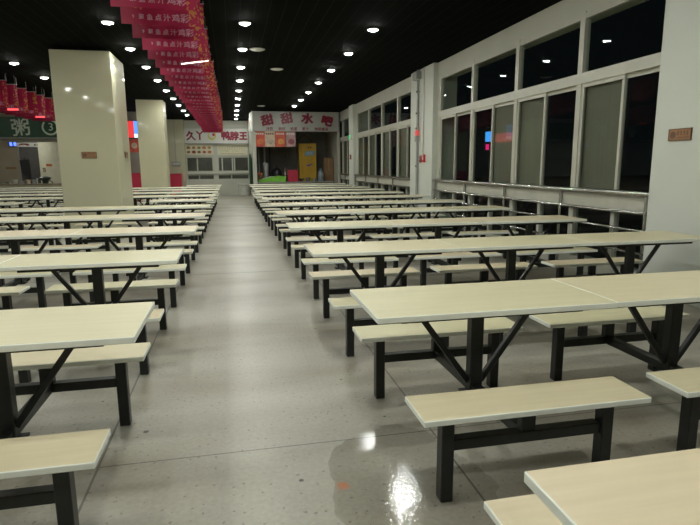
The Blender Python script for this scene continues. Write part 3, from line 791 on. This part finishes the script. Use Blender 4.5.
text('character', '粥', .66, PALE, gs, (-1.55, -.146, 0), ext=.01, bold=.008)
em = MB(); c = (.93, .0)
for k in range(26):
    a0, a1 = PI*.75 + k*1.7*PI/26, PI*.75 + (k+1)*1.7*PI/26
    em.bm.faces.new([em.bm.verts.new((c[0] + r_*math.cos(a), -.152, c[1] + r_*math.sin(a))) for r_, a in ((.29, a0), (.23, a0), (.23, a1), (.29, a1))])
em = em.build('round_emblem', PALE, gs)
sm = em.modifiers.new('thick', 'SOLIDIFY'); sm.thickness = .012; sm.offset = -1
text('emblem_character', '3', .40, PALE, em, (c[0] + .02, -.152, c[1] + .02), ext=.006)
bs = thing('notice_sign', 'small white sign with brown mark above the dark door', 'sign', (-8.2, 25.475, 2.37))
MB().box(-.50, .52, -.02, .02, -.085, .085).build('panel', SIGNW, bs)
MB().prism([(-.44, -.03), (-.40, .03), (-.28, .06), (-.05, .05), (.0, -.02), (-.08, -.04), (-.2, .0), (-.36, -.02)], -.026, -.019).build('brown_mark', surf('brown_print', (.22, .05, .03), .5), bs)
g = MB()
for k in range(3): g.box(.16 + k*.1, .23 + k*.1, -.026, -.019, -.04, .04)
g.build('writing', ENGR, bs)
bl = thing('digital_display', 'small blue lit display at the far left stall', 'display', (-8.86, 25.58, 2.40))
MB().box(-.16, .16, -.05, .0, -.10, .10, bev=.005).build('case', BLK, bl)
for q in (-.075, .075): MB().box(q - .05, q + .05, -.055, -.049, -.075, .075).build('digit', glow('blue_digit_%d' % (q > 0), (.12, .22, 1.), 1.8), bl)
ap = thing('hanging_apron', 'black apron hanging on the dark door of the stall', 'apron', (-8.42, 25.44, 1.74))
MB().prism([(-.22, .0), (.12, .03), (.14, -.65), (.13, -.80), (.05, -.80), (.03, -.66), (-.12, -.60), (-.19, -.40)], -.03, .03).build('cloth', BLK, ap)
MB().tube((-.05, .0, .02), (-.05, .08, .10), .012, 8).build('hook', STEEL, ap)
for x, z, w_, lab in ((-7.42, 1.53, .22, 'small orange plaque on cream wall inside the far left stall'), (-9.05, 1.42, .40, 'dark brown plaque on tan wall of the far left stall')):
    y = 25.05 if x > -8 else 25.6
    p = thing('wall_plaque', lab, 'plaque', (x, y, z))
    MB().box(-w_/2, w_/2, -.015, 0, -.05, .05, bev=.003).build('plate', ORANGE if x > -8 else CARD, p)
    MB().box(-w_/2 + .02, w_/2 - .02, -.018, -.014, -.008, .008).build('engraving', ENGR, p)
p = thing('light_switch', 'small brown switch below the orange plaque in the stall', 'switch', (-7.62, 25.05, 1.34))
MB().box(-.05, .05, -.02, 0, -.08, .08, bev=.004).build('plate', CARD, p)
MB().box(-.02, .02, -.026, -.018, -.03, .03).build('rocker', SIGNW, p)
lc = thing('stall_counter', 'long cream serving counter of the stall at far left', 'counter', (-7.4, 22.75, 0))
MB().box(-3.1, 2.9, -.22, .22, 0, .80, bev=.006).build('body', surf('cream_counter', (.52, .47, .33), .45), lc)
MB().box(-3.12, 2.92, -.26, .26, .80, .84, bev=.006).build('worktop', TAN, lc)
LZ = .842
wk = thing('cooking_pot', 'dark wok with a handle on the stall counter', 'wok', (-6.92, 22.75, LZ))
MB().lathe(((.001, 0), (.10, 0), (.12, .10), (.22, .20), (.21, .21), (.12, .25), (.001, .27)), 22).build('pan', surf('dark_iron', (.03, .045, .03), .35), wk, smooth=True)
MB().tube((.12, 0, .12), (.24, 0, .05), .015, 8).tube((.24, 0, .05), (.24, 0, .0), .015, 8).build('handle', BLK, wk, smooth=True)
for q, (x, hh, rr, m, lab) in enumerate(((-7.94, .16, .09, SIGNW, 'white paper cup stack on the counter below the dark apron'), (-7.72, .10, .09, GREY, 'low grey bowl on the counter right of the white cups'), (-7.50, .14, .09, PEACH, 'cream bowl in the middle of the stall counter'), (-7.31, .15, .08, GREY, 'grey cup on the counter next to the wok'), (-7.20, .19, .03, SIGNW, 'white jar on the counter touching the wok'))):
    b = thing('counter_dish', lab, 'dish', (x, 22.72, LZ), 'dishes on the stall counter')
    MB().lathe(((.001, 0), (rr*.7, 0), (rr*.75, .01), (rr, hh), (rr*.9, hh), (rr*.6, .02), (.001, .02)), 18).build('dish', m, b, smooth=True)
    MB().lathe(((rr*.98, hh - .006), (rr*1.05, hh - .002), (rr*1.05, hh + .004), (rr*.9, hh + .004)), 18).build('rim', m, b, smooth=True)
hb = thing('herb_plate', 'green leaves on a plate at the left end of the stall counter', 'plate', (-8.25, 22.72, LZ))
MB().lathe(((.001, 0), (.09, 0), (.14, .025), (.13, .028), (.08, .01), (.001, .01)), 18).build('plate', SIGNW, hb, smooth=True)
m = MB(); rnd = random.Random(5)
for k in range(14):
    a = rnd.uniform(0, 6.3); q = rnd.uniform(.02, .12)
    m.bar((0, 0, .03), (q*math.cos(a), q*math.sin(a), .05 + rnd.uniform(0, .05)), .03, .006)
m.build('leaves', surf('leaf_green', (.05, .16, .04), .5), hb)
# what shows between the first two cream pillars
tv = thing('menu_screen', 'bright blue and red menu screen showing between the cream pillars', 'screen', (-3.95, 24.0, 2.95))
struct(MB().box(-4.2, -3.25, 24.3, 24.4, 0, H).build('wall_stall_inner', DARKWALL))
tv.location = (-3.855, 24.3, 2.95)
MB().box(-.34, .38, -.08, 0, -.36, .36, bev=.01).build('case', BLK, tv)
MB().box(-.32, .0, -.085, -.079, -.33, .33).build('red_field', glow('screen_red', (.8, .05, .05), .8), tv)
MB().box(.0, .35, -.085, -.079, -.18, .33).build('blue_field', glow('screen_blue', (.10, .30, .95), 1.1), tv)
MB().box(.0, .35, -.085, -.079, -.33, -.18).build('pale_field', glow('screen_pale', (.65, .85, 1.), 1.2), tv)
pp = thing('wall_poster', 'red poster with pale flower below the menu screen', 'poster', (-3.78, 24.3, 2.30))
MB().box(-.38, .38, -.02, 0, -.27, .27).build('sheet', REDPOST, pp)
MB().prism([(-.12 + .12*math.cos(a*PI/8), .0 + .12*math.sin(a*PI/8)) for a in range(16)], -.026, -.019).build('flower_picture', PEACH, pp)
rc = thing('red_counter', 'red counter seen between the first and second cream pillars', 'counter', (-3.78, 24.0, 0))
MB().box(-.38, .38, -.2, .2, 0, 1.16, bev=.008).build('body', REDP, rc)
MB().box(-.40, .40, -.22, .22, 1.16, 1.19, bev=.004).build('top', REDP, rc)

# ------------------------------------------------------------------ signs across the dark street
def street_sign(name, loc, w, h, m, label):
    r = thing(name, label, 'sign', loc)
    MB().box(-.15, .15, -w/2, w/2, -h/2, h/2, bev=.02).build('lit_panel', m, r)
    MB().box(.05, .15, -.06, .06, -loc[2] - .25, -h/2).build('post', BLK, r)
    return r
street_sign('street_sign', (20, 40.75, 3.62), .75, .75, glow('street_blue', (.06, .36, 1.), 1.2), 'blue lit sign outside, seen through the second window bay')
street_sign('street_sign', (20.5, 41.75, 2.85), .6, .45, glow('street_magenta', (.9, .02, .2), .9), 'small magenta lit sign outside below the blue one')
street_sign('street_sign', (20, 38.3, 3.42), 2.3, .62, glow('street_red', (1., .06, .10), 3.2), 'long red lit sign outside the windows')

# ------------------------------------------------------------------ world, camera, view
W = bpy.data.worlds.new('night'); S.world = W; W.use_nodes = True
W.node_tree.nodes['Background'].inputs[0].default_value = (.010, .013, .014, 1)
W.node_tree.nodes['Background'].inputs[1].default_value = .25

cam = bpy.data.cameras.new('camera'); cam.sensor_width = 36; cam.lens = 36*543.307/700; cam.clip_end = 200
co = bpy.data.objects.new('camera', cam); COL.objects.link(co); S.camera = co
pit, yaw, rol = .1761, .2099, -.0068
fw = Vector((math.sin(yaw)*math.cos(pit), math.cos(yaw)*math.cos(pit), -math.sin(pit)))
rt = Vector((math.cos(yaw), -math.sin(yaw), 0)); upv = rt.cross(fw)
r2 = math.cos(rol)*rt + math.sin(rol)*upv; u2 = -math.sin(rol)*rt + math.cos(rol)*upv
M = Matrix((r2, u2, -fw)).transposed().to_4x4(); M.translation = (0, 0, 1.4195)
co.matrix_world = M

vs = S.view_settings
vs.view_transform = 'Standard'; vs.look = 'None'; vs.gamma = 1.; vs.use_curve_mapping = False
vs.exposure = .08
S.cycles.sample_clamp_indirect = 6.
S.cycles.max_bounces = 10; S.cycles.transparent_max_bounces = 16
S.cycles.caustics_reflective = False; S.cycles.caustics_refractive = False
